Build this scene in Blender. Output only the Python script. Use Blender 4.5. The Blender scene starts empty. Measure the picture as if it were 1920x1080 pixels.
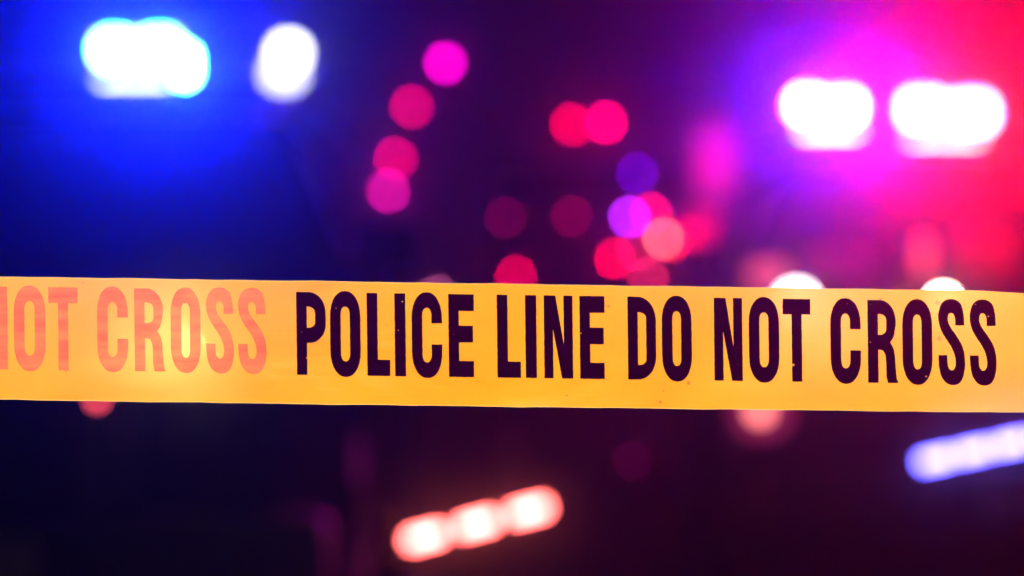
import bpy, bmesh, math, random
from mathutils import Vector, Matrix
random.seed(7)
R = math.radians
S = bpy.context.scene
C = S.collection

# ------------------------------------------------------------------ camera
FOC, FST = 85.0, 2.9
CAM_Z = 1.05
K = 36.0 / FOC / 1920.0             # radians per photo pixel
HOR = 600                           # photo row of the horizon
PITCH = math.atan((HOR - 540) * K)
TAPE_D = 1.585
cam = bpy.data.cameras.new('camera')
cam_o = bpy.data.objects.new('camera', cam); C.objects.link(cam_o)
cam.lens = FOC; cam.sensor_width = 36.0
cam.clip_start = 0.05; cam.clip_end = 2000
cam_o.location = (0, 0, CAM_Z)
cam_o.rotation_euler = (R(90) + PITCH, 0, 0)
cam.dof.use_dof = True
cam.dof.focus_distance = TAPE_D
cam.dof.aperture_fstop = FST
cam.dof.aperture_blades = 0
S.camera = cam_o
HAZE_D = 0.010

def at(px, py, D):
    """world point at depth D (metres ahead) seen at photo pixel px, py"""
    x = (px - 960) * K; y = (540 - py) * K
    d = Vector((x, math.cos(PITCH) - y * math.sin(PITCH), math.sin(PITCH) + y * math.cos(PITCH)))
    d *= D / d.y
    return Vector((d.x, D, CAM_Z + d.z))

# ------------------------------------------------------------------ night sky
W = bpy.data.worlds.new('World'); S.world = W; W.use_nodes = True
nt = W.node_tree
sky = nt.nodes.new('ShaderNodeTexSky'); sky.sky_type = 'NISHITA'; sky.sun_disc = False
sky.sun_elevation = R(-4); sky.sun_rotation = R(200)
bg = nt.nodes['Background']; nt.links.new(sky.outputs[0], bg.inputs[0]); bg.inputs[1].default_value = 0.004

# ------------------------------------------------------------------ render settings
S.view_settings.view_transform = 'Standard'; S.view_settings.look = 'None'
S.view_settings.exposure = 0; S.view_settings.gamma = 1
cy = S.cycles
cy.use_adaptive_sampling = False
cy.use_denoising = True
cy.max_bounces = 5; cy.diffuse_bounces = 2; cy.glossy_bounces = 2; cy.transmission_bounces = 4
cy.transparent_max_bounces = 8; cy.volume_bounces = 0
cy.sample_clamp_indirect = 4.0

# ------------------------------------------------------------------ materials
def s2l(c):
    return tuple((v / 255 / 12.92) if v / 255 <= 0.04045 else ((v / 255 + 0.055) / 1.055) ** 2.4 for v in c)

def mat(name, col, rough=0.5, metal=0.0, noise=0.0, scale=8.0, bump=0.0, coat=0.0):
    m = bpy.data.materials.new(name); m.use_nodes = True
    t = m.node_tree; p = t.nodes['Principled BSDF']
    p.inputs['Base Color'].default_value = (*col, 1)
    p.inputs['Roughness'].default_value = rough
    p.inputs['Metallic'].default_value = metal
    p.inputs['Coat Weight'].default_value = coat
    if noise or bump:
        tc = t.nodes.new('ShaderNodeTexCoord'); n = t.nodes.new('ShaderNodeTexNoise')
        n.inputs['Scale'].default_value = scale; n.inputs['Detail'].default_value = 6
        t.links.new(tc.outputs['Object'], n.inputs['Vector'])
        if noise:
            r = t.nodes.new('ShaderNodeValToRGB')
            r.color_ramp.elements[0].position = 0.3; r.color_ramp.elements[1].position = 0.7
            r.color_ramp.elements[0].color = (*[c * (1 - noise) for c in col], 1)
            r.color_ramp.elements[1].color = (*[min(1, c * (1 + noise)) for c in col], 1)
            t.links.new(n.outputs['Fac'], r.inputs[0]); t.links.new(r.outputs[0], p.inputs['Base Color'])
        if bump:
            b = t.nodes.new('ShaderNodeBump'); b.inputs['Strength'].default_value = bump
            t.links.new(n.outputs['Fac'], b.inputs['Height']); t.links.new(b.outputs[0], p.inputs['Normal'])
    return m

def emit(name, col, strength, sample=True):
    m = bpy.data.materials.new(name); m.use_nodes = True
    t = m.node_tree; t.nodes.remove(t.nodes['Principled BSDF'])
    e = t.nodes.new('ShaderNodeEmission')
    e.inputs[0].default_value = (*col, 1); e.inputs[1].default_value = strength
    t.links.new(e.outputs[0], t.nodes['Material Output'].inputs[0])
    m.cycles.emission_sampling = 'FRONT' if sample else 'NONE'
    return m

M_black = mat('black_paint', (0.004, 0.004, 0.0045), 0.6, noise=0.2, scale=3)
M_black.node_tree.nodes['Principled BSDF'].inputs['Specular IOR Level'].default_value = 0
M_plate = mat('plate_paint', (0.22, 0.22, 0.22), 0.5, noise=.1)
M_white = mat('white_paint', (0.6, 0.6, 0.6), 0.35, coat=0.4, noise=0.05, scale=4)
M_glass = mat('dark_glass', (0.01, 0.012, 0.015), 0.06)
M_plastic = mat('black_plastic', (0.012, 0.012, 0.012), 0.7, noise=0.2, scale=20)
M_rubber = mat('tyre_rubber', (0.01, 0.01, 0.01), 0.9, noise=0.3, scale=30, bump=0.2)
M_steel = mat('steel', (0.35, 0.35, 0.36), 0.35, 0.9, noise=0.1, scale=10)
M_lens = mat('unlit_lens', (0.05, 0.05, 0.055), 0.1, coat=0.5)
M_asphalt = mat('asphalt', (0.045, 0.042, 0.042), 0.62, noise=0.35, scale=14, bump=0.35)
M_concrete = mat('concrete', (0.2, 0.19, 0.18), 0.85, noise=0.2, scale=5, bump=0.2)
M_galv = mat('galvanised_pole', (0.12, 0.12, 0.12), 0.5, 0.6, noise=0.2, scale=12)
M_sighouse = mat('signal_housing', (0.02, 0.025, 0.02), 0.5)
M_line = mat('road_paint', (0.45, 0.44, 0.4), 0.6, noise=0.25, scale=20)
M_leaf = mat('leaves', (0.035, 0.06, 0.025), 0.7, noise=0.4, scale=4)
M_bark = mat('bark', (0.06, 0.045, 0.035), 0.9, noise=0.4, scale=12, bump=0.5)
M_frame = mat('window_frame', (0.15, 0.15, 0.15), 0.6)

def brick_mat(name, c1, c2):
    m = bpy.data.materials.new(name); m.use_nodes = True
    t = m.node_tree; p = t.nodes['Principled BSDF']; p.inputs['Roughness'].default_value = 0.85
    tc = t.nodes.new('ShaderNodeTexCoord'); mp = t.nodes.new('ShaderNodeMapping')
    mp.inputs['Rotation'].default_value = (R(90), 0, 0)
    b = t.nodes.new('ShaderNodeTexBrick'); b.inputs['Scale'].default_value = 2.2
    b.inputs['Color1'].default_value = (*c1, 1); b.inputs['Color2'].default_value = (*c2, 1)
    b.inputs['Mortar'].default_value = (0.2, 0.19, 0.18, 1)
    t.links.new(tc.outputs['Object'], mp.inputs[0]); t.links.new(mp.outputs[0], b.inputs[0])
    t.links.new(b.outputs[0], p.inputs['Base Color'])
    return m
M_brickA = brick_mat('red_brick', (0.16, 0.06, 0.045), (0.11, 0.045, 0.035))
M_brickB = brick_mat('brown_brick', (0.13, 0.09, 0.07), (0.09, 0.065, 0.05))

# ------------------------------------------------------------------ mesh helpers
def obj(name, bm, m, parent=None, loc=None, smooth=False, bevel=0.0):
    me = bpy.data.meshes.new(name); bm.normal_update(); bm.to_mesh(me); bm.free()
    if m: me.materials.append(m)
    if smooth:
        for p in me.polygons: p.use_smooth = True
    o = bpy.data.objects.new(name, me); C.objects.link(o)
    if parent: o.parent = parent
    if loc is not None: o.location = loc
    if bevel:
        b = o.modifiers.new('bevel', 'BEVEL'); b.width = bevel; b.segments = 3
        b.limit_method = 'ANGLE'; b.angle_limit = R(35)
    return o

def thing(name, label, cat, loc=(0, 0, 0), rotz=0, group=None):
    o = bpy.data.objects.new(name, None); C.objects.link(o)
    o.location = loc; o.rotation_euler = (0, 0, rotz); o.empty_display_size = 0.2
    o['label'] = label; o['category'] = cat
    if group: o['group'] = group
    return o

def struct(o):
    o['kind'] = 'structure'; return o

def box(bm, x0, x1, y0, y1, z0, z1):
    vs = [bm.verts.new((x, y, z)) for z in (z0, z1) for y in (y0, y1) for x in (x0, x1)]
    for f in ((0, 2, 3, 1), (4, 5, 7, 6), (0, 1, 5, 4), (2, 6, 7, 3), (0, 4, 6, 2), (1, 3, 7, 5)):
        bm.faces.new([vs[i] for i in f])

def B(*a):
    bm = bmesh.new()
    for q in a: box(bm, *q)
    return bm

def tube(bm, p0, p1, r0, r1=None, n=16, cap=True):
    r1 = r0 if r1 is None else r1
    p0, p1 = Vector(p0), Vector(p1); d = (p1 - p0).normalized()
    u = d.orthogonal().normalized(); v = d.cross(u)
    rings = []
    for p, r in ((p0, r0), (p1, r1)):
        rings.append([bm.verts.new(p + (u * math.cos(2 * math.pi * i / n) + v * math.sin(2 * math.pi * i / n)) * r) for i in range(n)])
    for i in range(n):
        bm.faces.new((rings[0][i], rings[0][(i + 1) % n], rings[1][(i + 1) % n], rings[1][i]))
    if cap:
        bm.faces.new(rings[0][::-1]); bm.faces.new(rings[1])

def lathe(bm, prof, c=(0, 0, 0), axis='Y', n=24):
    """prof: list of (radius, height along axis)"""
    rings = []
    for r, h in prof:
        ring = []
        for i in range(n):
            a = 2 * math.pi * i / n; p, q = r * math.cos(a), r * math.sin(a)
            v = {'X': (h, p, q), 'Y': (p, h, q), 'Z': (p, q, h)}[axis]
            ring.append(bm.verts.new(Vector(v) + Vector(c)))
        rings.append(ring)
    for a, b in zip(rings, rings[1:]):
        for i in range(n):
            bm.faces.new((a[i], a[(i + 1) % n], b[(i + 1) % n], b[i]))
    bm.faces.new(rings[0]); bm.faces.new(rings[-1][::-1])
    bmesh.ops.recalc_face_normals(bm, faces=bm.faces)

def prism(bm, prof, w):
    """side profile [(y,z)...] closed, w(y,z) = half width"""
    L = [bm.verts.new((-w(y, z), y, z)) for y, z in prof]
    Rr = [bm.verts.new((w(y, z), y, z)) for y, z in prof]
    n = len(prof)
    bm.faces.new(L); bm.faces.new(Rr[::-1])
    for i in range(n):
        bm.faces.new((L[i], Rr[i], Rr[(i + 1) % n], L[(i + 1) % n]))
    bmesh.ops.recalc_face_normals(bm, faces=bm.faces)

BINF = 88.0
def blurpx(D): return BINF * abs(1 - TAPE_D / D)

def lamp_strength(D, area_px, want):
    """emission so that the defocused lamp shows about radiance `want`"""
    b = blurpx(D)
    cov = min(1.0, area_px / (math.pi * b * b / 4))
    return want / cov * math.exp(HAZE_D * D)

_ems = {}
def lamp_mat(col, strength, sample):
    k = (tuple(round(c, 4) for c in col), round(strength, 3), sample)
    if k not in _ems: _ems[k] = emit('lamp_glow', col, strength, sample)
    return _ems[k]

def dome(r, depth=0.3, n=24):
    """shallow round lens facing -Y"""
    bm = bmesh.new()
    lathe(bm, [(r, 0), (r, -r * 0.1), (r * 0.85, -r * depth * 0.7), (r * 0.5, -r * depth), (r * 0.02, -r * depth * 1.1)], n=n)
    return bm

def round_lamp(parent, px, py, D, epx, want, sample=False, name='lamp', house=True, hmat=None):
    """round lamp lens + rim. want = linear rgb shown"""
    p = at(px, py, D); r = epx * K * D / 2
    mx = max(want); col = tuple(c / mx for c in want)
    st = lamp_strength(D, math.pi * epx * epx / 4, mx)
    base = Vector(parent_world(parent))
    q = p - base
    if house:
        bm = bmesh.new(); lathe(bm, [(r * 1.25, 0), (r * 1.25, 0.03), (r * 0.9, 0.07)])
        h = obj(name, bm, hmat or M_plastic, parent, q, smooth=False)
        l = obj('lens', dome(r), lamp_mat(col, st, sample), h, (0, 0, 0), smooth=True)
        return h
    return obj(name, dome(r), lamp_mat(col, st, sample), parent, q, smooth=True)

def parent_world(o):
    v = Vector((0, 0, 0))
    while o is not None:
        v += o.location; o = o.parent
    return v

def rect_lens(parent, cx, cy, D, wpx, hpx, want, sample=True, name='lens', depth=0.05, area=None, tilt=0):
    p = at(cx, cy, D); w, h = wpx * K * D / 2, hpx * K * D / 2
    mx = max(want); col = tuple(c / mx for c in want)
    st = lamp_strength(D, wpx * hpx if area is None else area, mx)
    bm = bmesh.new(); q = min(w, h); F, Bk = [], []
    for sx, sy, a0 in ((1, 1, 0), (-1, 1, 90), (-1, -1, 180), (1, -1, 270)):
        for i in range(7):
            a = R(a0 + 15 * i); x = sx * (w - q) + q * math.cos(a); z = sy * (h - q) + q * math.sin(a)
            F.append(bm.verts.new((x, 0, z))); Bk.append(bm.verts.new((x, depth, z)))
    bm.faces.new(F); bm.faces.new(Bk[::-1])
    for i in range(len(F)): bm.faces.new((F[i], Bk[i], Bk[(i + 1) % len(F)], F[(i + 1) % len(F)]))
    bmesh.ops.recalc_face_normals(bm, faces=bm.faces); bmesh.ops.remove_doubles(bm, verts=bm.verts, dist=1e-6)
    o = obj(name, bm, lamp_mat(col, st, sample), parent, p - parent_world(parent))
    o.data.materials.append(M_plastic)                # only the front face is lens, sides and back are housing
    for f in o.data.polygons:
        f.material_index = 0 if f.normal.y < -.5 else 1
    o.rotation_euler = (0, tilt, 0)
    return o

# ------------------------------------------------------------------ haze (lit by the warning lamps)
def build_haze():
    bm = B((-60, 60, -12, 120, -1.0, 30))
    m = bpy.data.materials.new('haze'); m.use_nodes = True; t = m.node_tree
    t.nodes.remove(t.nodes['Principled BSDF'])
    v = t.nodes.new('ShaderNodeVolumePrincipled')
    v.inputs['Color'].default_value = (0.9, 0.9, 0.9, 1)
    v.inputs['Density'].default_value = HAZE_D
    v.inputs['Anisotropy'].default_value = 0.98
    t.links.new(v.outputs[0], t.nodes['Material Output'].inputs['Volume'])
    o = obj('haze', bm, m); o['kind'] = 'stuff'; o['label'] = 'thin night haze glowing around the warning lamps'
build_haze()

# ------------------------------------------------------------------ ground
def plane(name, x0, x1, y0, y1, z, m):
    bm = bmesh.new()
    bm.faces.new([bm.verts.new(v) for v in ((x0, y0, z), (x1, y0, z), (x1, y1, z), (x0, y1, z))])
    return struct(obj(name, bm, m))
plane('ground', -300, 300, -300, 600, -0.02, M_concrete)
plane('road', -7.5, 7.5, -60, 300, 0.0, M_asphalt)
bm = bmesh.new()
for k in range(-4, 30):
    y = k * 6.0
    bm.faces.new([bm.verts.new(v) for v in ((-0.06, y, .004), (0.06, y, .004), (0.06, y + 3, .004), (-0.06, y + 3, .004))])
for x in (-7.0, 6.9):
    bm.faces.new([bm.verts.new(v) for v in ((x, -60, .004), (x + .1, -60, .004), (x + .1, 300, .004), (x, 300, .004))])
struct(obj('road_marking', bm, M_line))
for sx in (-1, 1):
    x0, x1 = sorted((sx * 7.5, sx * 11))
    struct(obj('pavement', B((x0, x1, -60, 300, -0.1, 0.13)), M_concrete, bevel=0.02))

# ------------------------------------------------------------------ buildings
def building(label, x0, x1, y0, y1, h, m, floors, bays, side=0, lit=()):
    b = thing('brick_building', label, 'building', ((x0 + x1) / 2, (y0 + y1) / 2, 0))
    hx, hy = (x1 - x0) / 2, (y1 - y0) / 2
    obj('wall', B((-hx, hx, -hy, hy, -.02, h)), m, b)
    obj('cornice', B((-hx - .2, hx + .2, -hy - .2, hy + .2, h, h + .5)), M_concrete, b, bevel=.03)
    obj('roof', B((-hx + .3, hx - .3, -hy + .3, hy - .3, h + .5, h + .6)), M_asphalt, b)
    fh = h / floors
    for f in range(floors):
        for k in range(bays):
            if side == 0:
                cx = -hx + (k + .5) * 2 * hx / bays; cyy = -hy
                fr = B((cx - .65, cx - .55, cyy - .05, cyy, f * fh + .9, f * fh + fh - .6),
                       (cx + .55, cx + .65, cyy - .05, cyy, f * fh + .9, f * fh + fh - .6),
                       (cx - .65, cx + .65, cyy - .055, cyy, f * fh + fh - .6, f * fh + fh - .5),
                       (cx - .7, cx + .7, cyy - .12, cyy, f * fh + .8, f * fh + .9))
                pn = B((cx - .55, cx + .55, cyy - .02, cyy - .002, f * fh + .9, f * fh + fh - .6))
            else:
                cx = side * -hx; cyy = -hy + (k + .5) * 2 * hy / bays
                a, c = sorted((cx, cx - side * .05)); a2, c2 = sorted((cx, cx - side * .12)); a3, c3 = sorted((cx - side * .002, cx - side * .02))
                fr = B((a, c, cyy - .65, cyy - .55, f * fh + .9, f * fh + fh - .6),
                       (a, c, cyy + .55, cyy + .65, f * fh + .9, f * fh + fh - .6),
                       (a, c, cyy - .65, cyy + .65, f * fh + fh - .6, f * fh + fh - .5),
                       (a2, c2, cyy - .7, cyy + .7, f * fh + .8, f * fh + .9))
                pn = B((a3, c3, cyy - .55, cyy + .55, f * fh + .9, f * fh + fh - .6))
            w = obj('window', fr, M_frame, b); obj('pane', pn, M_glass, w)
    return b
bl_mid = building('dark brown brick block closing the far end of the street', -14, 16, 95, 103, 13, M_brickB, 4, 10)
bl_l = building('dark red brick row house along the left pavement', -20, -11.5, 30, 80, 10, M_brickA, 3, 10, side=-1)
bl_r = building('dark brown brick row house along the right pavement', 11.5, 20, 26, 80, 11, M_brickB, 3, 10, side=1)

# ------------------------------------------------------------------ police SUV
def arc(cy, cz, r, a0, a1, n=10):
    return [(cy + r * math.cos(R(a0 + (a1 - a0) * i / n)), cz + r * math.sin(R(a0 + (a1 - a0) * i / n))) for i in range(n + 1)]

def wheel(parent, x, y, s):
    bm = bmesh.new(); lathe(bm, [(.22, -.11), (.34, -.12), (.37, -.09), (.37, .09), (.34, .12), (.22, .11)], axis='X', n=32)
    w = obj('wheel', bm, M_rubber, parent, (x, y, .37), smooth=False)
    bm = bmesh.new(); lathe(bm, [(.05, s * .125), (.2, s * .10), (.225, s * .122), (.225, -s * .06)], axis='X', n=32)
    for k in range(5):
        a = 2 * math.pi * k / 5
        tube(bm, (s * .115, .05 * math.cos(a), .05 * math.sin(a)), (s * .115, .2 * math.cos(a), .2 * math.sin(a)), .025, n=8)
    obj('rim', bm, M_plastic, w)

def make_suv(label, loc):
    t = thing('police_suv', label, 'police car', loc, 0, 'police cars parked across the closed road')
    low = [(0.06, .32), (0, .45), (0, .78), (.05, .98), (.16, 1.08), (1.35, 1.19), (4.75, 1.22), (4.86, 1.0), (4.9, .5), (4.82, .32)]
    low += arc(3.95, .37, .46, 0, 180)[0:11] + arc(.95, .37, .46, 0, 180)[0:11]
    low = low[:10] + [(4.41, .32)] + low[11:20] + [(3.49, .32), (1.41, .32)] + low[22:31] + [(.49, .32)]
    wl = lambda y, z: 0.99 - 0.14 * max(0, (0.5 - y) / 0.5) ** 2 - (0.05 if z > 1.1 else 0) - (.04 if z < .35 else 0)
    bm = bmesh.new(); prism(bm, low, wl); obj('body', bm, M_black, t, bevel=.03)
    cab = [(1.33, 1.19), (2.0, 1.70), (2.35, 1.76), (4.2, 1.74), (4.72, 1.22)]
    wc = lambda y, z: 0.92 - 0.28 * max(0, (z - 1.2)) / 0.56
    bm = bmesh.new(); prism(bm, cab, wc); obj('roof', bm, M_black, t, bevel=.03)
    # windscreen
    bm = bmesh.new()
    def q(y, z, dx): return wc(y, z) - dx
    off = Vector((0, -.012, .012))
    vs = [Vector((-q(1.42, 1.26, .08), 1.42, 1.26)), Vector((q(1.42, 1.26, .08), 1.42, 1.26)), Vector((q(1.95, 1.66, .08), 1.95, 1.66)), Vector((-q(1.95, 1.66, .08), 1.95, 1.66))]
    bm.faces.new([bm.verts.new(v + off) for v in vs]); obj('windscreen', bm, M_glass, t)
    for s in (-1, 1):
        for (ya, yb, yc, yd) in ((1.62, 2.75, 2.75, 2.05), (2.83, 3.75, 3.75, 2.83), (3.83, 4.45, 4.1, 3.83)):
            bm = bmesh.new()
            pts = [(ya, 1.25), (yb, 1.25), (yc, 1.64), (yd, 1.64)]
            bm.faces.new([bm.verts.new((s * (wc(y, z) + .008), y, z)) for y, z in pts])
            obj('side_window', bm, M_glass, t)
        for (ya, yb) in ((1.5, 2.78), (2.8, 3.55)):
            bm = B(*[(min(s * .985, s * 1.0), max(s * .985, s * 1.0), ya, yb, .45, 1.12)])
            d = obj('door', bm, M_black, t, bevel=.006)
            obj('handle', B((min(s * 1.0, s * 1.03), max(s * 1.0, s * 1.03), yb - .25, yb - .1, .98, 1.01)), M_steel, d)
        m = obj('mirror', B((s * 1.02 - .1, s * 1.02 + .1, 1.62, 1.76, 1.2, 1.36)), M_black, t, bevel=.03)
        obj('glass', B((s * 1.02 - .085, s * 1.02 + .085, 1.761, 1.765, 1.215, 1.345)), M_steel, m)
        bm = B((s * .72 - .17, s * .72 + .17, -.005, .14, .86, 1.02)); obj('headlight', bm, M_lens, t, bevel=.03)
        bm = B((s * .85 - .1, s * .85 + .1, 4.78, 4.92, .9, 1.2)); obj('taillight', bm, M_lens, t, bevel=.02)
        for y in (.95, 3.95): wheel(t, s * .86, y, s)
    obj('grille', B(*[(-.5, .5, -.02, .03, .62 + k * .075, .655 + k * .075) for k in range(5)]), M_plastic, t)
    obj('bumper', B((-.97, .97, -.09, .1, .36, .57)), M_plastic, t, bevel=.04)
    pb = bmesh.new()
    for s in (-1, 1):
        tube(pb, (s * .40, -.16, .42), (s * .40, -.16, 1.04), .03); tube(pb, (s * .40, -.16, .5), (s * .40, -.02, .5), .025)
    for z in (.55, .8, 1.04): tube(pb, (-.40, -.16, z), (.40, -.16, z), .028)
    pbo = obj('push_bar', pb, M_plastic, t)
    obj('number_plate', B((-.26, .26, -.105, -.092, .4, .52)), M_plate, t)
    lb = obj('light_bar', B((-.67, .67, 2.14, 2.44, 1.775, 1.80), (-.65, .65, 2.2, 2.4, 1.80, 1.87)), M_plastic, t, bevel=.015)
    for s in (-1, 1): obj('bracket', B((s * .55 - .04, s * .55 + .04, 2.2, 2.36, 1.735, 1.775)), M_steel, lb)
    return t, lb, pbo

DL, DR = 8.2, 10.2
SUV_L, LB_L, PB_L = make_suv('black police car with a blue light bar, nearer and on the left', (-1.42, DL - 2.2, 0))
SUV_R, LB_R, PB_R = make_suv('black police car with blue and red light bar, on the right', (1.8, DR - 2.2, 0))

BLUE = (0.0003, 0.009, 1.0); VIO = (0.032, 0.001, 1.0); RED = (1.0, 0.0007, 0.003)
def k(c, v): return tuple(a * v for a in c)

def module(parent, cx, cy, D, w, h, col, v, lower=None, lv=1.2, lcy=0, lw=None):
    """lamp module of a light bar: bright upper lens and dimmer lower lens"""
    o = rect_lens(parent, cx, cy, D, w, h, k(col, v), name='warning_lamp')
    if lower: rect_lens(parent, lcy[0] if isinstance(lcy, tuple) else cx, lcy[1] if isinstance(lcy, tuple) else cy + h, D + .03, lw or w, 12, lower, sample=False, name='lower_lens')
    return o
V = 3000
def lamp_core(parent, cx, cy, D, wpx, hpx, n, want):
    """added glowing bars over the coloured lens, its overexposed white centre"""
    bw = wpx / (n * 2 - 1)
    for i in range(n):
        rect_lens(parent, cx - wpx / 2 + bw * (2 * i + .5), cy, D - .012, bw, hpx, want, sample=False, name='hot_core', depth=.008, area=bw * hpx * n * .6)
module(LB_L, 216, 93, DL, 72, 58, BLUE, V * 1.3)
module(LB_L, 298, 92, DL, 78, 60, BLUE, V * 1.3)
module(LB_L, 346, 122, DL - .03, 34, 62, BLUE, V * 1.3)
lamp_core(LB_L, 216, 93, DL, 62, 52, 3, (3, 3, 3))
lamp_core(LB_L, 298, 92, DL, 66, 54, 3, (3, 3, 3))
lamp_core(LB_L, 346, 122, DL - .03, 24, 54, 2, (3.2, 3.2, 3.2))
rect_lens(LB_L, 252, 151, DL - .05, 132, 9, (1.7, 2.0, 2.0), sample=False, name='lower_lens')
module(LB_L, 541, 98, DL - .08, 56, 56, (.28, .26, 1), 14)
rect_lens(LB_L, 541, 99, DL - .1, 62, 60, (6, 6, 6), sample=False, name='hot_core', depth=.012)  # added white panel, overexposure of the lamp put into its colour
rect_lens(LB_L, 532, 138, DL - .05, 74, 56, (2.6, 2.62, 2.7), sample=False, name='lower_lens')
module(LB_R, 1516, 197, DR, 62, 50, VIO, V * .75)
module(LB_R, 1582, 201, DR, 62, 50, VIO, V * .75)
lamp_core(LB_R, 1516, 197, DR, 50, 42, 2, (3, 3, 3))
lamp_core(LB_R, 1582, 201, DR, 50, 42, 2, (3, 3, 3))
rect_lens(LB_R, 1556, 246, DR - .05, 110, 12, (1.5, 1.9, 2.0), sample=False, name='lower_lens')
module(LB_R, 1732, 205, DR, 78, 58, RED, V * 1.3)
module(LB_R, 1820, 212, DR, 86, 64, RED, V * 1.3)
lamp_core(LB_R, 1732, 205, DR, 66, 50, 3, (3.6, 3.0, 2.1))
lamp_core(LB_R, 1820, 212, DR, 70, 54, 3, (3.6, 3.0, 2.1))
rect_lens(LB_R, 1772, 262, DR - .05, 134, 12, (2.4, 1.9, 1.5), sample=False, name='lower_lens')

# lamps on the fronts
FL, FR = DL - 2.2 - .12, DR - 2.2 - .18
def strip(parent, pts, D, epx, want, name='warning_strip'):
    p0 = at(*pts[0], D); p1 = at(*pts[-1], D); base = parent_world(parent)
    c = (p0 + p1) / 2; d = p1 - p0; L = d.length; r = epx * K * D / 2
    h = obj(name, B((-L / 2 - r * 5, L / 2 + r * 5, .0, .03, -r * 1.5, r * 1.5)), M_plastic, parent, c - base, bevel=.008)
    h.rotation_euler = (0, -math.atan2(d.z, d.x), 0)
    mx = max(want); col = tuple(a / mx for a in want); w = epx * 3.2
    st = lamp_strength(D, w * epx, mx)
    for i in range(len(pts)):
        x = -L / 2 + L * i / (len(pts) - 1)
        bm = B((-r * 3.2, r * 3.2, -.02, -.0005, -r, r))
        obj('lens', bm, lamp_mat(col, st, False), h, (x, 0, 0), bevel=r * .5)
def warning_light():
    D = 9.0; c = at(895, 981, D)
    t = thing('warning_light', 'three lens red warning light on a low stand on the road', 'warning light', (c.x, D, 0))
    bm = bmesh.new(); tube(bm, (0, .05, .05), (0, .05, c.z), .02); obj('stand', bm, M_plastic, t)
    for a in (90, 210, 330):
        bm = bmesh.new(); tube(bm, (0, .05, .09), (.22 * math.cos(R(a)), .05 + .22 * math.sin(R(a)), .012), .012, n=10); obj('leg', bm, M_plastic, t)
    strip(t, [(798, 1006), (895, 981), (992, 957)], D, 21, (10, 1.3, 1.15), name='housing')
warning_light()
strip(SUV_R, [(1755, 861), (1825, 845), (1895, 831), (1965, 816)], FR, 19, (1.0, .84, 8))
round_lamp(SUV_L, 352, 642, FL, 36, (26, 20, 11), sample=True, name='driving_lamp')
round_lamp(SUV_L, 182, 748, FL - .12, 20, s2l((205, 60, 75)), name='marker_lamp')
round_lamp(SUV_R, 1493, 570, FR, 66, (10, 8.6, 9), sample=True, name='high_beam')
round_lamp(PB_R, 1768, 567, FR, 36, (12, 9, 7), sample=True, name='driving_lamp')
fl = round_lamp(SUV_R, 1425, 770, FR, 40, (1.1, .24, .20), sample=False, name='fog_lamp')
rect_lens(SUV_R, 1428, 770, FR + .06, 112, 100, s2l((150, 30, 85)), sample=False, name='fog_lamp_halo', depth=.03)  # glowing disc behind the lamp, its halo painted as a surface

# ------------------------------------------------------------------ ambulance in the distance
DA = 30.0
def make_ambulance():
    cx = at(1110, 500, DA).x
    t = thing('ambulance', 'dark box ambulance seen from behind in the distance with red and violet lamps', 'ambulance', (cx, DA + .12, 0))
    obj('body', B((-1.2, 1.2, 0, 4.2, .75, 3.0)), M_black, t, bevel=.06)
    obj('chassis', B((-.9, .9, .1, 6.3, .45, .75)), M_plastic, t)
    obj('cab', B((-1.0, 1.0, 4.25, 6.2, .75, 2.1)), M_black, t, bevel=.2)
    for s in (-1, 1):
        a, c = sorted((s * .02, s * 1.0)); d = obj('door', B((a, c, -.03, -.002, .9, 2.8)), M_black, t, bevel=.01)
        obj('window', B((s * .5 - .3, s * .5 + .3, -.045, -.031, 1.8, 2.4)), M_glass, d)
        obj('handle', B((s * .1 - .03, s * .1 + .03, -.07, -.031, 1.35, 1.6)), M_steel, d)
        for y in (.95, 5.3): wheel(t, s * .95, y, s)
    obj('bumper', B((-1.15, 1.15, -.3, -.05, .42, .6)), M_steel, t, bevel=.02)
    return t
AMB = make_ambulance()
def lamps(parent, rows, D, name):
    for px, py, e, c in rows: round_lamp(parent, px, py, D, e, s2l(c), name=name)
lamps(AMB, [(948, 407, 11, (75, 0, 40)), (1072, 405, 11, (95, 0, 40)), (968, 518, 11, (195, 0, 60)), (1152, 485, 11, (225, 0, 60)),
            (1222, 400, 11, (225, 0, 90)), (1300, 470, 11, (215, 0, 60)), (1215, 520, 11, (170, 20, 60)), (1243, 447, 12, (225, 90, 80)), (1258, 453, 11, (215, 10, 50)), (1195, 470, 11, (150, 10, 50)), (1288, 440, 11, (130, 0, 40))], DA, 'rear_lamp')
lamps(AMB, [(1195, 325, 11, (60, 0, 150)), (1180, 407, 11, (175, 30, 245))], DA, 'beacon')

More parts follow.
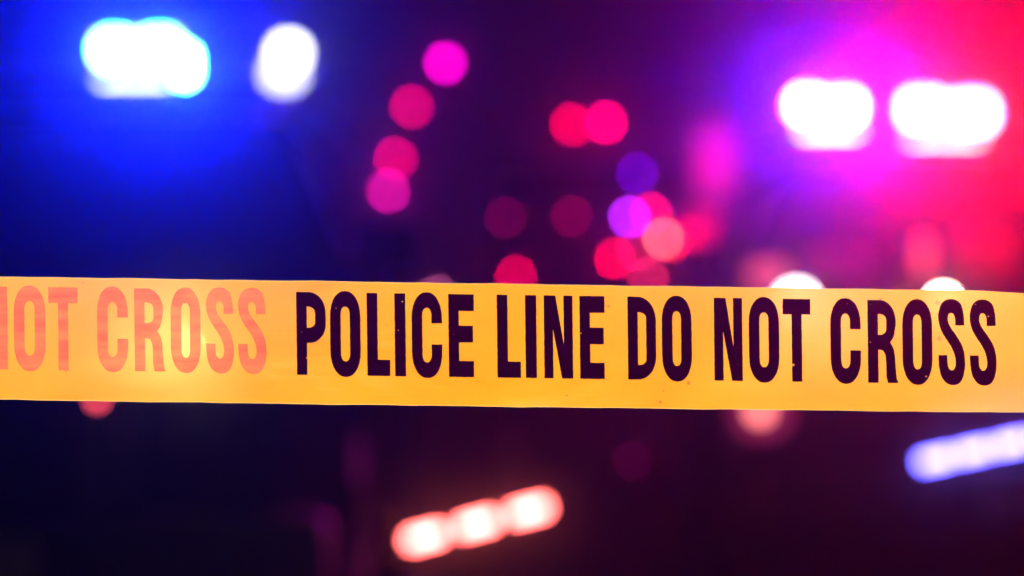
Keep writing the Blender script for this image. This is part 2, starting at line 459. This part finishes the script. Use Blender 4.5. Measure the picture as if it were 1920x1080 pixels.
# ------------------------------------------------------------------ traffic signals hung down the street
def signal(px, py, D, d, c, side, label):
    p = at(px, py, D)
    x0 = side * 8.2
    t = thing('traffic_signal', label, 'traffic light', (x0, D, .13), 0, 'red traffic signals hung over the street')
    bm = bmesh.new(); L = p.z + .45 - .13
    tube(bm, (0, .3, 0), (0, .3, L + .2), .12, .09); lathe(bm, [(.2, 0), (.2, .15), (.13, .2)], (0, .3, 0), 'Z')
    obj('pole', bm, M_galv, t)
    bm = bmesh.new(); tube(bm, (0, .3, L), (p.x - x0 + (-.1 if side > 0 else .1), .3, L), .07, .045); obj('mast_arm', bm, M_galv, t)
    r = d / 2; s = r / .15; dx = p.x - x0; z = p.z - .13
    hs = obj('signal_head', B((dx - r * 1.5, dx + r * 1.5, .02, .25, z - 6.4 * r, z + 1.6 * r)), M_sighouse, t, bevel=.02)
    for i in range(3):
        bm = bmesh.new(); n = 14
        for a0 in range(n):
            a, b2 = math.pi * (a0 / n) - .2, math.pi * ((a0 + 1) / n)
            cc = lambda a, y, rr: (dx + rr * math.cos(a), y, z - i * 2.4 * r + rr * math.sin(a))
            bm.faces.new([bm.verts.new(cc(a, .02, r * 1.12)), bm.verts.new(cc(b2, .02, r * 1.12)), bm.verts.new(cc(b2, -.2, r * 1.12)), bm.verts.new(cc(a, -.2, r * 1.12))])
        obj('visor', bm, M_sighouse, hs)
        if i == 0:
            e = d / (K * D); w = s2l(c); mx = max(w); st = lamp_strength(D, math.pi * e * e / 4, mx)
            m = lamp_mat(tuple(v / mx for v in w), st, False)
        else: m = M_lens
        obj('lens', dome(r), m, hs, (dx, .01, z - i * 2.4 * r), smooth=True)
    return t
SIG = signal(835, 118, 39, .15, (235, 0, 190), -1, 'traffic signal glowing magenta, highest and nearest of the hanging row')
signal(772, 200, 47, .17, (190, 0, 80), -1, 'crimson traffic signal second from the top of the hanging row')
signal(742, 297, 62, .20, (190, 0, 80), -1, 'crimson traffic signal third from the top of the hanging row')
signal(728, 358, 78, .25, (180, 10, 120), -1, 'pink purple traffic signal, lowest and farthest of the hanging row')
signal(1072, 234, 52, .17, (215, 0, 60), 1, 'dark red traffic signal partly behind the brighter pink one')
signal(1136, 230, 51, .17, (255, 0, 95), 1, 'bright pink red traffic signal right of the dark red one')

# ------------------------------------------------------------------ added glow panels, far car, road studs
def glow_panel(cx, cy, w, h, c, D=95.0, name='glow_panel'):
    o = rect_lens(bl_mid, cx, cy, D - .3, w, h, s2l(c), sample=False, name=name, depth=.25)  # added glowing panel on the far wall, stands in for soft coloured glow
    return o
glow_panel(1342, 300, 66, 130, (225, 20, 150))
glow_panel(1325, 470, 150, 130, (255, 0, 80))
glow_panel(1250, 490, 40, 60, (120, 0, 50))
rect_lens(SUV_R, 1440, 515, 8.6, 80, 50, s2l((235, 75, 110)), sample=False, name='hood_glow', depth=.03)  # emissive panel, paints the coloured reflection on the hood
rect_lens(SUV_R, 1732, 478, 9.35, 26, 66, s2l((215, 60, 70)), sample=False, name='windscreen_glow', depth=.03)  # added emissive panel, paints a reflection in the windscreen
rect_lens(SUV_R, 1570, 495, 9.3, 120, 60, s2l((120, 0, 80)), sample=False, name='windscreen_glow', depth=.03)  # this and the next panel are added to redden the windscreen area
rect_lens(SUV_R, 1850, 470, 9.3, 130, 90, s2l((170, 0, 40)), sample=False, name='windscreen_glow', depth=.03)

def far_car():
    D = 44.0; c = at(905, 560, D)
    t = thing('parked_car', 'dark saloon car parked far down the road with a dim tail lamp', 'car', (c.x, D, 0))
    low = [(0, .35), (-.02, .6), (.05, .95), (.9, 1.02), (3.2, .98), (4.4, .8), (4.5, .5), (4.45, .3)]
    bm = bmesh.new(); prism(bm, low, lambda y, z: .9); obj('body', bm, M_black, t, bevel=.05)
    bm = bmesh.new(); prism(bm, [(.5, 1.0), (1.1, 1.42), (2.3, 1.44), (3.2, .99)], lambda y, z: .85 - .35 * max(0, z - 1.0)); obj('roof', bm, M_glass, t, bevel=.04)
    for sx in (-1, 1):
        for y in (.85, 3.6): wheel(t, sx * .82, y, sx)
    obj('bumper', B((-.88, .88, -.12, .02, .38, .55)), M_plastic, t, bevel=.03)
    round_lamp(t, 820, 555, D - .1, 12, s2l((125, 50, 85)), name='tail_lamp')
    round_lamp(t, 985, 560, D - .1, 12, s2l((120, 0, 50)), name='tail_lamp')
far_car()
for px, py, c, lab in ((1270, 765, (42, 0, 40), 'tiny dim violet road stud, farther one on the centre of the road'), (1185, 865, (42, 0, 24), 'tiny dim maroon road stud, nearer one on the centre of the road')):
    D = 1.04 / ((py - HOR) * K)
    p = at(px, py, D); t = thing('road_stud', lab, 'road stud', (p.x, D + .02, 0), 0, 'reflective studs set in the road')
    obj('base', B((-.06, .06, -.01, .08, 0.0, .022)), M_plastic, t, bevel=.008)
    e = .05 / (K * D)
    mx = max(s2l(c)); o = obj('lens', B((-.03, .03, -.016, -.0101, .006, .02)), lamp_mat(tuple(v / mx for v in s2l(c)), lamp_strength(D, (.06 / (K * D)) * (.014 / (K * D)), mx), False), t)  # lens emits, the stud's reflected glint is put into its material

# ------------------------------------------------------------------ added lamp, unseen behind the photographer, lights the tape front
def key_lamp(x, y, h, tx):
    t = thing('key_lamp', 'added lamp on a grey pole, unseen behind the camera, lighting the tape', 'added lamp', (x, y, .13))
    bm = bmesh.new(); tube(bm, (0, 0, 0), (0, 0, h), .09, .06); lathe(bm, [(.16, 0), (.16, .2), (.1, .3)], (0, 0, 0), 'Z'); obj('pole', bm, M_galv, t)
    bm = bmesh.new(); tube(bm, (0, 0, h - .05), (tx - x, 0, h + .15), .05, .04); obj('arm', bm, M_galv, t)
    hd = obj('key_lamp_head', B((tx - x - .4, tx - x + .4, -.16, .16, h + .1, h + .24)), M_galv, t, bevel=.04)
    obj('lens', B((tx - x - .3, tx - x + .3, -.12, .12, h + .07, h + .098)), emit('key_lamp_warm_lens', (1, .8, .55), 20, False), hd)
    l = bpy.data.lights.new('key_lamp_light', 'SPOT'); l.spot_size = R(18); l.spot_blend = .5; l.shadow_soft_size = .12
    l.energy = 8600; l.color = (1, .86, .68)
    lo = bpy.data.objects.new('light', l); C.objects.link(lo); lo.parent = hd; lo.location = (tx - x, 0, h + .05)
    d = Vector((0, TAPE_D, 1.0)) - Vector((tx, y, h + .18))
    lo.rotation_euler = d.to_track_quat('-Z', 'Y').to_euler()
key_lamp(-8.0, -3.6, 5.0, -.6)

# ------------------------------------------------------------------ barrier tape
PXM = K * TAPE_D                      # metres per photo pixel at the tape
def tp(px, py, off=0.0):
    """point of the tape surface at photo pixel: a slight bow towards the camera"""
    bow = 0.010 * math.sin((px + 300) / 2500 * math.pi) + .0012 * math.sin(px / 170.0) + .0008 * math.sin(px / 61. + py / 90.)
    d = TAPE_D - bow - off
    return at(px, py, d)

def wob(px, k): return .55 * math.sin(px / 37. + k) * math.sin(px / 101. + 2 * k) + .35 * math.sin(px / 13.7 + 3 * k) * math.sin(px / 59. + k)
def top_y(px):
    y = 518.8 + 0.01475 * px - 0.0000002 * px * px + wob(px, 1)
    if px > 1840: y += min(8, ((px - 1840) / 32.0) ** 2 * .7)
    return y
def bot_y(px): return 749 + 0.0150 * px - 0.0000012 * px * px + wob(px, 4)

def tape_material():
    m = bpy.data.materials.new('yellow_tape_plastic'); m.use_nodes = True
    t = m.node_tree; N = t.nodes; L = t.links
    p = N['Principled BSDF']; out = N['Material Output']; p.inputs['Specular IOR Level'].default_value = .3
    p.inputs['Roughness'].default_value = 0.38
    p.inputs['Coat Weight'].default_value = 0.03; p.inputs['Coat Roughness'].default_value = 0.2
    tc = N.new('ShaderNodeTexCoord')
    n = N.new('ShaderNodeTexNoise'); n.inputs['Scale'].default_value = 6; n.inputs['Detail'].default_value = 5
    L.new(tc.outputs['Object'], n.inputs[0])
    r = N.new('ShaderNodeValToRGB')
    r.color_ramp.elements[0].position = .3; r.color_ramp.elements[1].position = .7
    r.color_ramp.elements[0].color = (.90, .315, .001, 1); r.color_ramp.elements[1].color = (.95, .40, .001, 1)
    L.new(n.outputs['Fac'], r.inputs[0])
    vo = N.new('ShaderNodeTexVoronoi'); vo.inputs['Scale'].default_value = 90; L.new(tc.outputs['Object'], vo.inputs['Vector'])
    vn = N.new('ShaderNodeTexNoise'); vn.inputs['Scale'].default_value = 30; L.new(tc.outputs['Object'], vn.inputs['Vector'])
    ma = N.new('ShaderNodeMath'); ma.operation = 'MULTIPLY_ADD'; ma.inputs[1].default_value = .6; ma.inputs[2].default_value = -.27
    L.new(vn.outputs['Fac'], ma.inputs[0])
    lt = N.new('ShaderNodeMath'); lt.operation = 'LESS_THAN'; L.new(vo.outputs['Distance'], lt.inputs[0]); L.new(ma.outputs[0], lt.inputs[1])
    mc = N.new('ShaderNodeMixRGB'); mc.inputs[2].default_value = (.5, .16, .02, 1)
    L.new(lt.outputs[0], mc.inputs[0]); L.new(r.outputs[0], mc.inputs[1]); L.new(mc.outputs[0], p.inputs['Base Color'])
    # fine brushed bump along the tape
    mp = N.new('ShaderNodeMapping'); mp.inputs['Scale'].default_value = (30, 1, 700)
    n2 = N.new('ShaderNodeTexNoise'); n2.inputs['Scale'].default_value = 1.0; n2.inputs['Detail'].default_value = 4
    L.new(tc.outputs['Object'], mp.inputs[0]); L.new(mp.outputs[0], n2.inputs[0])
    b = N.new('ShaderNodeBump'); b.inputs['Strength'].default_value = .12; b.inputs['Distance'].default_value = .001
    L.new(n2.outputs['Fac'], b.inputs['Height'])
    # soft stretch creases, mostly running across the tape
    mp3 = N.new('ShaderNodeMapping'); mp3.inputs['Scale'].default_value = (7, 1, 13); mp3.inputs['Rotation'].default_value = (0, R(12), 0)
    n3 = N.new('ShaderNodeTexNoise'); n3.inputs['Scale'].default_value = 1.0; n3.inputs['Detail'].default_value = 3; n3.inputs['Distortion'].default_value = .6
    L.new(tc.outputs['Object'], mp3.inputs[0]); L.new(mp3.outputs[0], n3.inputs[0])
    b3 = N.new('ShaderNodeBump'); b3.inputs['Strength'].default_value = .8; b3.inputs['Distance'].default_value = .006
    L.new(n3.outputs['Fac'], b3.inputs['Height']); L.new(b.outputs[0], b3.inputs['Normal']); L.new(b3.outputs[0], p.inputs['Normal'])
    tl = N.new('ShaderNodeBsdfTranslucent'); tl.inputs[0].default_value = (1, .6, .1, 1)
    f1 = N.new('ShaderNodeBsdfRefraction'); f1.inputs['Color'].default_value = (1, .8, .55, 1); f1.inputs['Roughness'].default_value = .6; f1.inputs['IOR'].default_value = 1.08
    f2 = N.new('ShaderNodeBsdfRefraction'); f2.inputs['Color'].default_value = (1, .65, .25, 1); f2.inputs['Roughness'].default_value = .8; f2.inputs['IOR'].default_value = 1.2
    tr = N.new('ShaderNodeBsdfTransparent'); tr.inputs[0].default_value = (1, .7, .5, 1)
    def mix(a, bb, f):
        x = N.new('ShaderNodeMixShader'); x.inputs[0].default_value = f
        L.new(a, x.inputs[1]); L.new(bb, x.inputs[2]); return x.outputs[0]
    o = mix(p.outputs[0], tl.outputs[0], .12)
    o = mix(o, f2.outputs[0], .03)
    o = mix(o, f1.outputs[0], .2)
    o = mix(o, tr.outputs[0], .02)
    L.new(o, out.inputs[0])
    return m

def ink_material(name, c1, c2, trans, tcol):
    m = bpy.data.materials.new(name); m.use_nodes = True
    t = m.node_tree; N = t.nodes; L = t.links
    p = N['Principled BSDF']; p.inputs['Roughness'].default_value = .42; p.inputs['Specular IOR Level'].default_value = 0
    tc = N.new('ShaderNodeTexCoord'); n = N.new('ShaderNodeTexNoise'); n.inputs['Scale'].default_value = 60; n.inputs['Detail'].default_value = 8
    mp = N.new('ShaderNodeMapping'); mp.inputs['Scale'].default_value = (.5, 1, 3)
    L.new(tc.outputs['Object'], mp.inputs[0]); L.new(mp.outputs[0], n.inputs[0])
    r = N.new('ShaderNodeValToRGB'); r.color_ramp.elements[0].position = .3; r.color_ramp.elements[1].position = .72
    r.color_ramp.elements[0].color = (*c1, 1); r.color_ramp.elements[1].color = (*c2, 1)
    vo = N.new('ShaderNodeTexVoronoi'); vo.inputs['Scale'].default_value = 160
    L.new(tc.outputs['Object'], vo.inputs['Vector'])
    vn = N.new('ShaderNodeTexNoise'); vn.inputs['Scale'].default_value = 45; L.new(tc.outputs['Object'], vn.inputs['Vector'])
    ma = N.new('ShaderNodeMath'); ma.operation = 'MULTIPLY_ADD'; ma.inputs[1].default_value = .55; ma.inputs[2].default_value = -.262
    L.new(vn.outputs['Fac'], ma.inputs[0])
    lt = N.new('ShaderNodeMath'); lt.operation = 'LESS_THAN'; L.new(vo.outputs['Distance'], lt.inputs[0]); L.new(ma.outputs[0], lt.inputs[1])
    mc = N.new('ShaderNodeMixRGB'); mc.inputs[2].default_value = (.5, .2, .08, 1)
    L.new(lt.outputs[0], mc.inputs[0]); L.new(r.outputs[0], mc.inputs[1])
    L.new(n.outputs['Fac'], r.inputs[0]); L.new(mc.outputs[0], p.inputs['Base Color'])
    tl = N.new('ShaderNodeBsdfTransparent'); tl.inputs[0].default_value = (*tcol, 1)
    x = N.new('ShaderNodeMixShader'); x.inputs[0].default_value = trans
    L.new(p.outputs[0], x.inputs[1]); L.new(tl.outputs[0], x.inputs[2]); L.new(x.outputs[0], N['Material Output'].inputs[0])
    return m
M_tape = tape_material()
M_edge = mat('pale_tape_edge', (.95, .55, .25), .35, noise=.15, scale=60)  # pale tone paints in the rim light along the tape edges
M_ink = ink_material('black_ink', (.008, .0003, .009), (.013, .0005, .013), .006, (.9, .05, .6))
M_ink2 = ink_material('faded_red_ink', (.84, .10, .075), (.95, .22, .10), .28, (1, .5, .4))

# --- glyph outlines, units: px of the photo, origin bottom-left of letter box, y up. H = cap height
H = 155.0
def ell(cx, cy, rx, ry, a0, a1, n=14, pw=1.0):
    o = []
    for i in range(n + 1):
        a = R(a0 + (a1 - a0) * i / n); c, s = math.cos(a), math.sin(a)
        o.append((cx + rx * math.copysign(abs(c) ** pw, c), cy + ry * math.copysign(abs(s) ** pw, s)))
    return o
def catmull(pts, n=6):
    o = []
    for i in range(len(pts) - 1):
        p0 = pts[max(0, i - 1)]; p1 = pts[i]; p2 = pts[i + 1]; p3 = pts[min(len(pts) - 1, i + 2)]
        for j in range(n):
            t = j / n
            o.append(tuple(.5 * (2 * p1[q] + (p2[q] - p0[q]) * t + (2 * p0[q] - 5 * p1[q] + 4 * p2[q] - p3[q]) * t * t + (3 * p1[q] - p0[q] - 3 * p2[q] + p3[q]) * t ** 3) for q in (0, 1)))
    o.append(pts[-1]); return o

def ring(w, h0, h1, rx, ry):
    """closed stadium: full width w, from h0 to h1, elliptical ends of height ry"""
    return ell(w / 2, h1 - ry, rx, ry, 0, 180, pw=.92) + ell(w / 2, h0 + ry, rx, ry, 180, 360, pw=.92)

def glyph(ch, w):
    st = 19.5; hb = 29.0
    if ch == 'I': return [[(0, 0), (w, 0), (w, H), (0, H)]]
    if ch == 'L': return [[(0, 0), (w, 0), (w, 30), (st + .5, 30), (st + .5, H), (0, H)]]
    if ch == 'T':
        c = w / 2; return [[(c - 9.5, 0), (c + 9.5, 0), (c + 9.5, H - hb), (w, H - hb), (w, H), (0, H), (0, H - hb), (c - 9.5, H - hb)]]
    if ch == 'E':
        return [[(0, 0), (w - 1, 0), (w - 1, 30), (st, 30), (st, 65), (w - 2, 65), (w - 2, 96), (st, 96), (st, H - 31), (w, H - 31), (w, H), (0, H)]]
    if ch == 'N':
        s = 17.0; return [[(0, 0), (s, 0), (s, 92), (s + 16, 0), (w, 0), (w, H), (w - s, H), (w - s, 64), (s + 5, H), (0, H)]]
    if ch == 'O':
        return [ring(w, -3, H + 3, w / 2, 50), ring(w, 26, H - 26, w / 2 - 20, 15)]
    if ch == 'D':
        o = [(0, 0), (18, 0)] + ell(w - 34, 44, 34, 44, -90, 0) + ell(w - 34, H - 44, 34, 44, 0, 90) + [(0, H)]
        i = [(19, 27)] + ell(w - 32, 37, 13.5, 10, -90, 0, 8) + ell(w - 32, H - 39, 13.5, 10, 0, 90, 8) + [(19, H - 29)]
        return [o, i]
    if ch == 'P':
        o = [(0, 0), (st, 0), (st, 60), (24, 60)] + ell(24, 96, w - 24, 36, -90, 0) + ell(24, 116, w - 24, 39, 0, 90) + [(0, H)]
        i = [(st, 88), (22, 88)] + ell(22, 98, w - 42, 10, -90, 0, 8) + ell(22, 116, w - 42, 12, 0, 90, 8) + [(st, 128)]
        return [o, i]
    if ch == 'R':
        o = [(0, 0), (st, 0), (st, 62), (24, 62), (29, 60), (33, 52), (34, 38), (34.5, 12), (37, 0), (w, 0), (w, 3), (w - 2.5, 8), (w - 4, 30)]
        o += [(w - 5, 50), (w - 7, 62), (w - 10, 69), (w - 14, 76), (w - 9, 83), (w - 6, 92)] + ell(24, 114, w - 27, 41, -8, 90) + [(0, H)]
        i = [(st, 90), (23, 90)] + ell(23, 101, w - 44, 11, -90, 0, 8) + ell(23, 118, w - 44, 11, 0, 90, 8) + [(st, 129)]
        return [o, i]
    if ch == 'C':
        a = ell(w / 2, H + 3 - 50, w / 2, 50, 0, 180, pw=.92) + ell(w / 2, 47, w / 2, 50, 180, 360, pw=.92)
        b = ell(w / 2, 26 + 15, w / 2 - 20, 15, 360, 180, pw=.92) + ell(w / 2, H - 26 - 15, w / 2 - 20, 15, 180, 0, pw=.92)
        return [a + [(w, 60), (w - 20, 60)] + b + [(w - 20, 100), (w, 100)]]
    if ch == 'S':
        sx = w / 150.0
        def f(L): return [((x - 780) * sx, (658.0 - y) / 3.0 - 1.5) for x, y in L]
        segs = [f([(928, 325), (926, 268), (912, 208), (885, 183), (856, 177), (823, 184), (796, 212), (783, 262), (784, 305), (796, 350), (820, 394), (850, 440), (868, 480), (877, 520), (876, 552), (866, 573), (855, 578), (842, 571), (833, 548), (830, 493)]),
                f([(780, 493), (784, 560), (796, 612), (822, 648), (857, 661), (893, 652), (917, 618), (929, 565), (930, 520), (924, 470), (908, 424), (880, 378), (852, 338), (838, 306), (836, 280), (843, 260), (855, 255), (868, 262), (876, 285), (877, 325)])]
        return [catmull(segs[0]) + catmull(segs[1])]

def word_mesh(name, letters, m, parent, y0f):
    """letters: (char, x0, x1) in photo pixels"""
    cu = bpy.data.curves.new('tmp', 'CURVE'); cu.dimensions = '2D'; cu.fill_mode = 'FRONT'
    for ch, x0, x1 in letters:
        for lp in glyph(ch, x1 - x0):
            # slightly ragged printed edge
            dense = []
            for i, p in enumerate(lp):
                q = lp[(i + 1) % len(lp)]; d = math.hypot(q[0] - p[0], q[1] - p[1]); n = max(1, int(d / 4))
                for j in range(n): dense.append((p[0] + (q[0] - p[0]) * j / n, p[1] + (q[1] - p[1]) * j / n))
            sp = cu.splines.new('POLY'); sp.points.add(len(dense) - 1)
            for pt, (x, y) in zip(sp.points, dense):
                pt.co = (x0 + x + random.uniform(-.22, .22), y + random.uniform(-.22, .22), 0, 1)
            sp.use_cyclic_u = True
    o = bpy.data.objects.new('tmp', cu); C.objects.link(o)
    dg = bpy.context.evaluated_depsgraph_get(); dg.update()
    me = bpy.data.meshes.new_from_object(o.evaluated_get(dg)); me.name = name
    bpy.data.objects.remove(o)
    bw = parent_world(parent)
    for v in me.vertices:
        x, y = v.co.x, v.co.y
        v.co = tp(x - y * .012, y0f(x) - y, .00025) - bw
    me.materials.clear(); me.materials.append(m)
    ob = bpy.data.objects.new(name, me); C.objects.link(ob); ob.parent = parent
    return ob

def build_tape():
    t = thing('barrier_tape', 'yellow plastic police barrier tape printed POLICE LINE DO NOT CROSS', 'barrier tape', (0, TAPE_D, 1.0))
    bw = parent_world(t)
    bm = bmesh.new(); X0, X1, n = -2400, 4300, 420; rows = 14
    g = []
    for i in range(n + 1):
        px = X0 + (X1 - X0) * i / n; row = []
        a, b = top_y(px), bot_y(px)
        if px < 0: a += 0; 
        if px > 1920: a, b = top_y(1920) + .012 * (px - 1920), bot_y(1920) + .012 * (px - 1920)
        for j in range(rows + 1):
            v = j / rows; e = 0
            row.append(bm.verts.new(tp(px, a + (b - a) * v) - bw))
        g.append(row)
    for i in range(n):
        for j in range(rows): bm.faces.new((g[i][j], g[i][j + 1], g[i + 1][j + 1], g[i + 1][j]))
    obj('tape_strip', bm, M_tape, t, smooth=True)
    for fy in (top_y, bot_y):
        bm = bmesh.new(); prev = None; nn = 6; rr = .00013
        for i in range(n + 1):
            px = X0 + (X1 - X0) * i / n
            yy = fy(px) if px <= 1920 else fy(1920) + .012 * (px - 1920)
            c = tp(px, yy) - bw
            ring_ = [bm.verts.new(c + Vector((0, rr * math.cos(2 * math.pi * q / nn), rr * math.sin(2 * math.pi * q / nn)))) for q in range(nn)]
            if prev:
                for q in range(nn): bm.faces.new((prev[q], prev[(q + 1) % nn], ring_[(q + 1) % nn], ring_[q]))
            prev = ring_
        obj('pale_rim', bm, M_edge, t, smooth=True)
    base = lambda x: 694.4 + .01405 * x
    W_ = [('POLICE', [('P', 557, 612), ('O', 620, 677), ('L', 689, 732), ('I', 741, 761.5), ('C', 773, 830), ('E', 842, 890)]),
          ('LINE', [('L', 933, 977), ('I', 986, 1007), ('N', 1021, 1075), ('E', 1088, 1135)]),
          ('DO', [('D', 1178, 1231), ('O', 1242, 1298)]),
          ('NOT', [('N', 1340, 1393), ('O', 1405, 1462), ('T', 1469, 1521)]),
          ('CROSS', [('C', 1558, 1615), ('R', 1628, 1684), ('O', 1693, 1749), ('S', 1760, 1810), ('S', 1819, 1869)])]
    for s, L in W_:
        w = word_mesh('printed_word', L, M_ink, t, base); w['label'] = 'dark printed word ' + s
    for s, L in [('NOT', [('N', -40, 15), ('O', 27, 86), ('T', 92, 147)]), ('CROSS', [('C', 183, 241), ('R', 253, 310), ('O', 321, 377), ('S', 387, 439), ('S', 447, 500)])]:
        w = word_mesh('printed_word', L, M_ink2, t, lambda x: 692.2 + .0132 * x); w['label'] = 'faded salmon red printed word ' + s
build_tape()

for px, lab in ((-2400, 'slim grey barrier post holding the left end of the tape'), (4300, 'slim grey barrier post holding the right end of the tape')):
    a = tp(px, (top_y(0) + bot_y(0)) / 2 + .012 * max(0, px))
    t = thing('barrier_post', lab, 'post', (a.x, a.y + .021, 0), 0, 'posts holding the barrier tape')
    bm = bmesh.new(); lathe(bm, [(.02, .03), (.02, 1.18), (.014, 1.2), (.002, 1.205)], axis='Z'); obj('post', bm, M_galv, t, smooth=False)
    bm = bmesh.new(); lathe(bm, [(.17, 0), (.17, .02), (.15, .035), (.03, .05)], axis='Z', n=32); obj('base', bm, M_rubber, t)
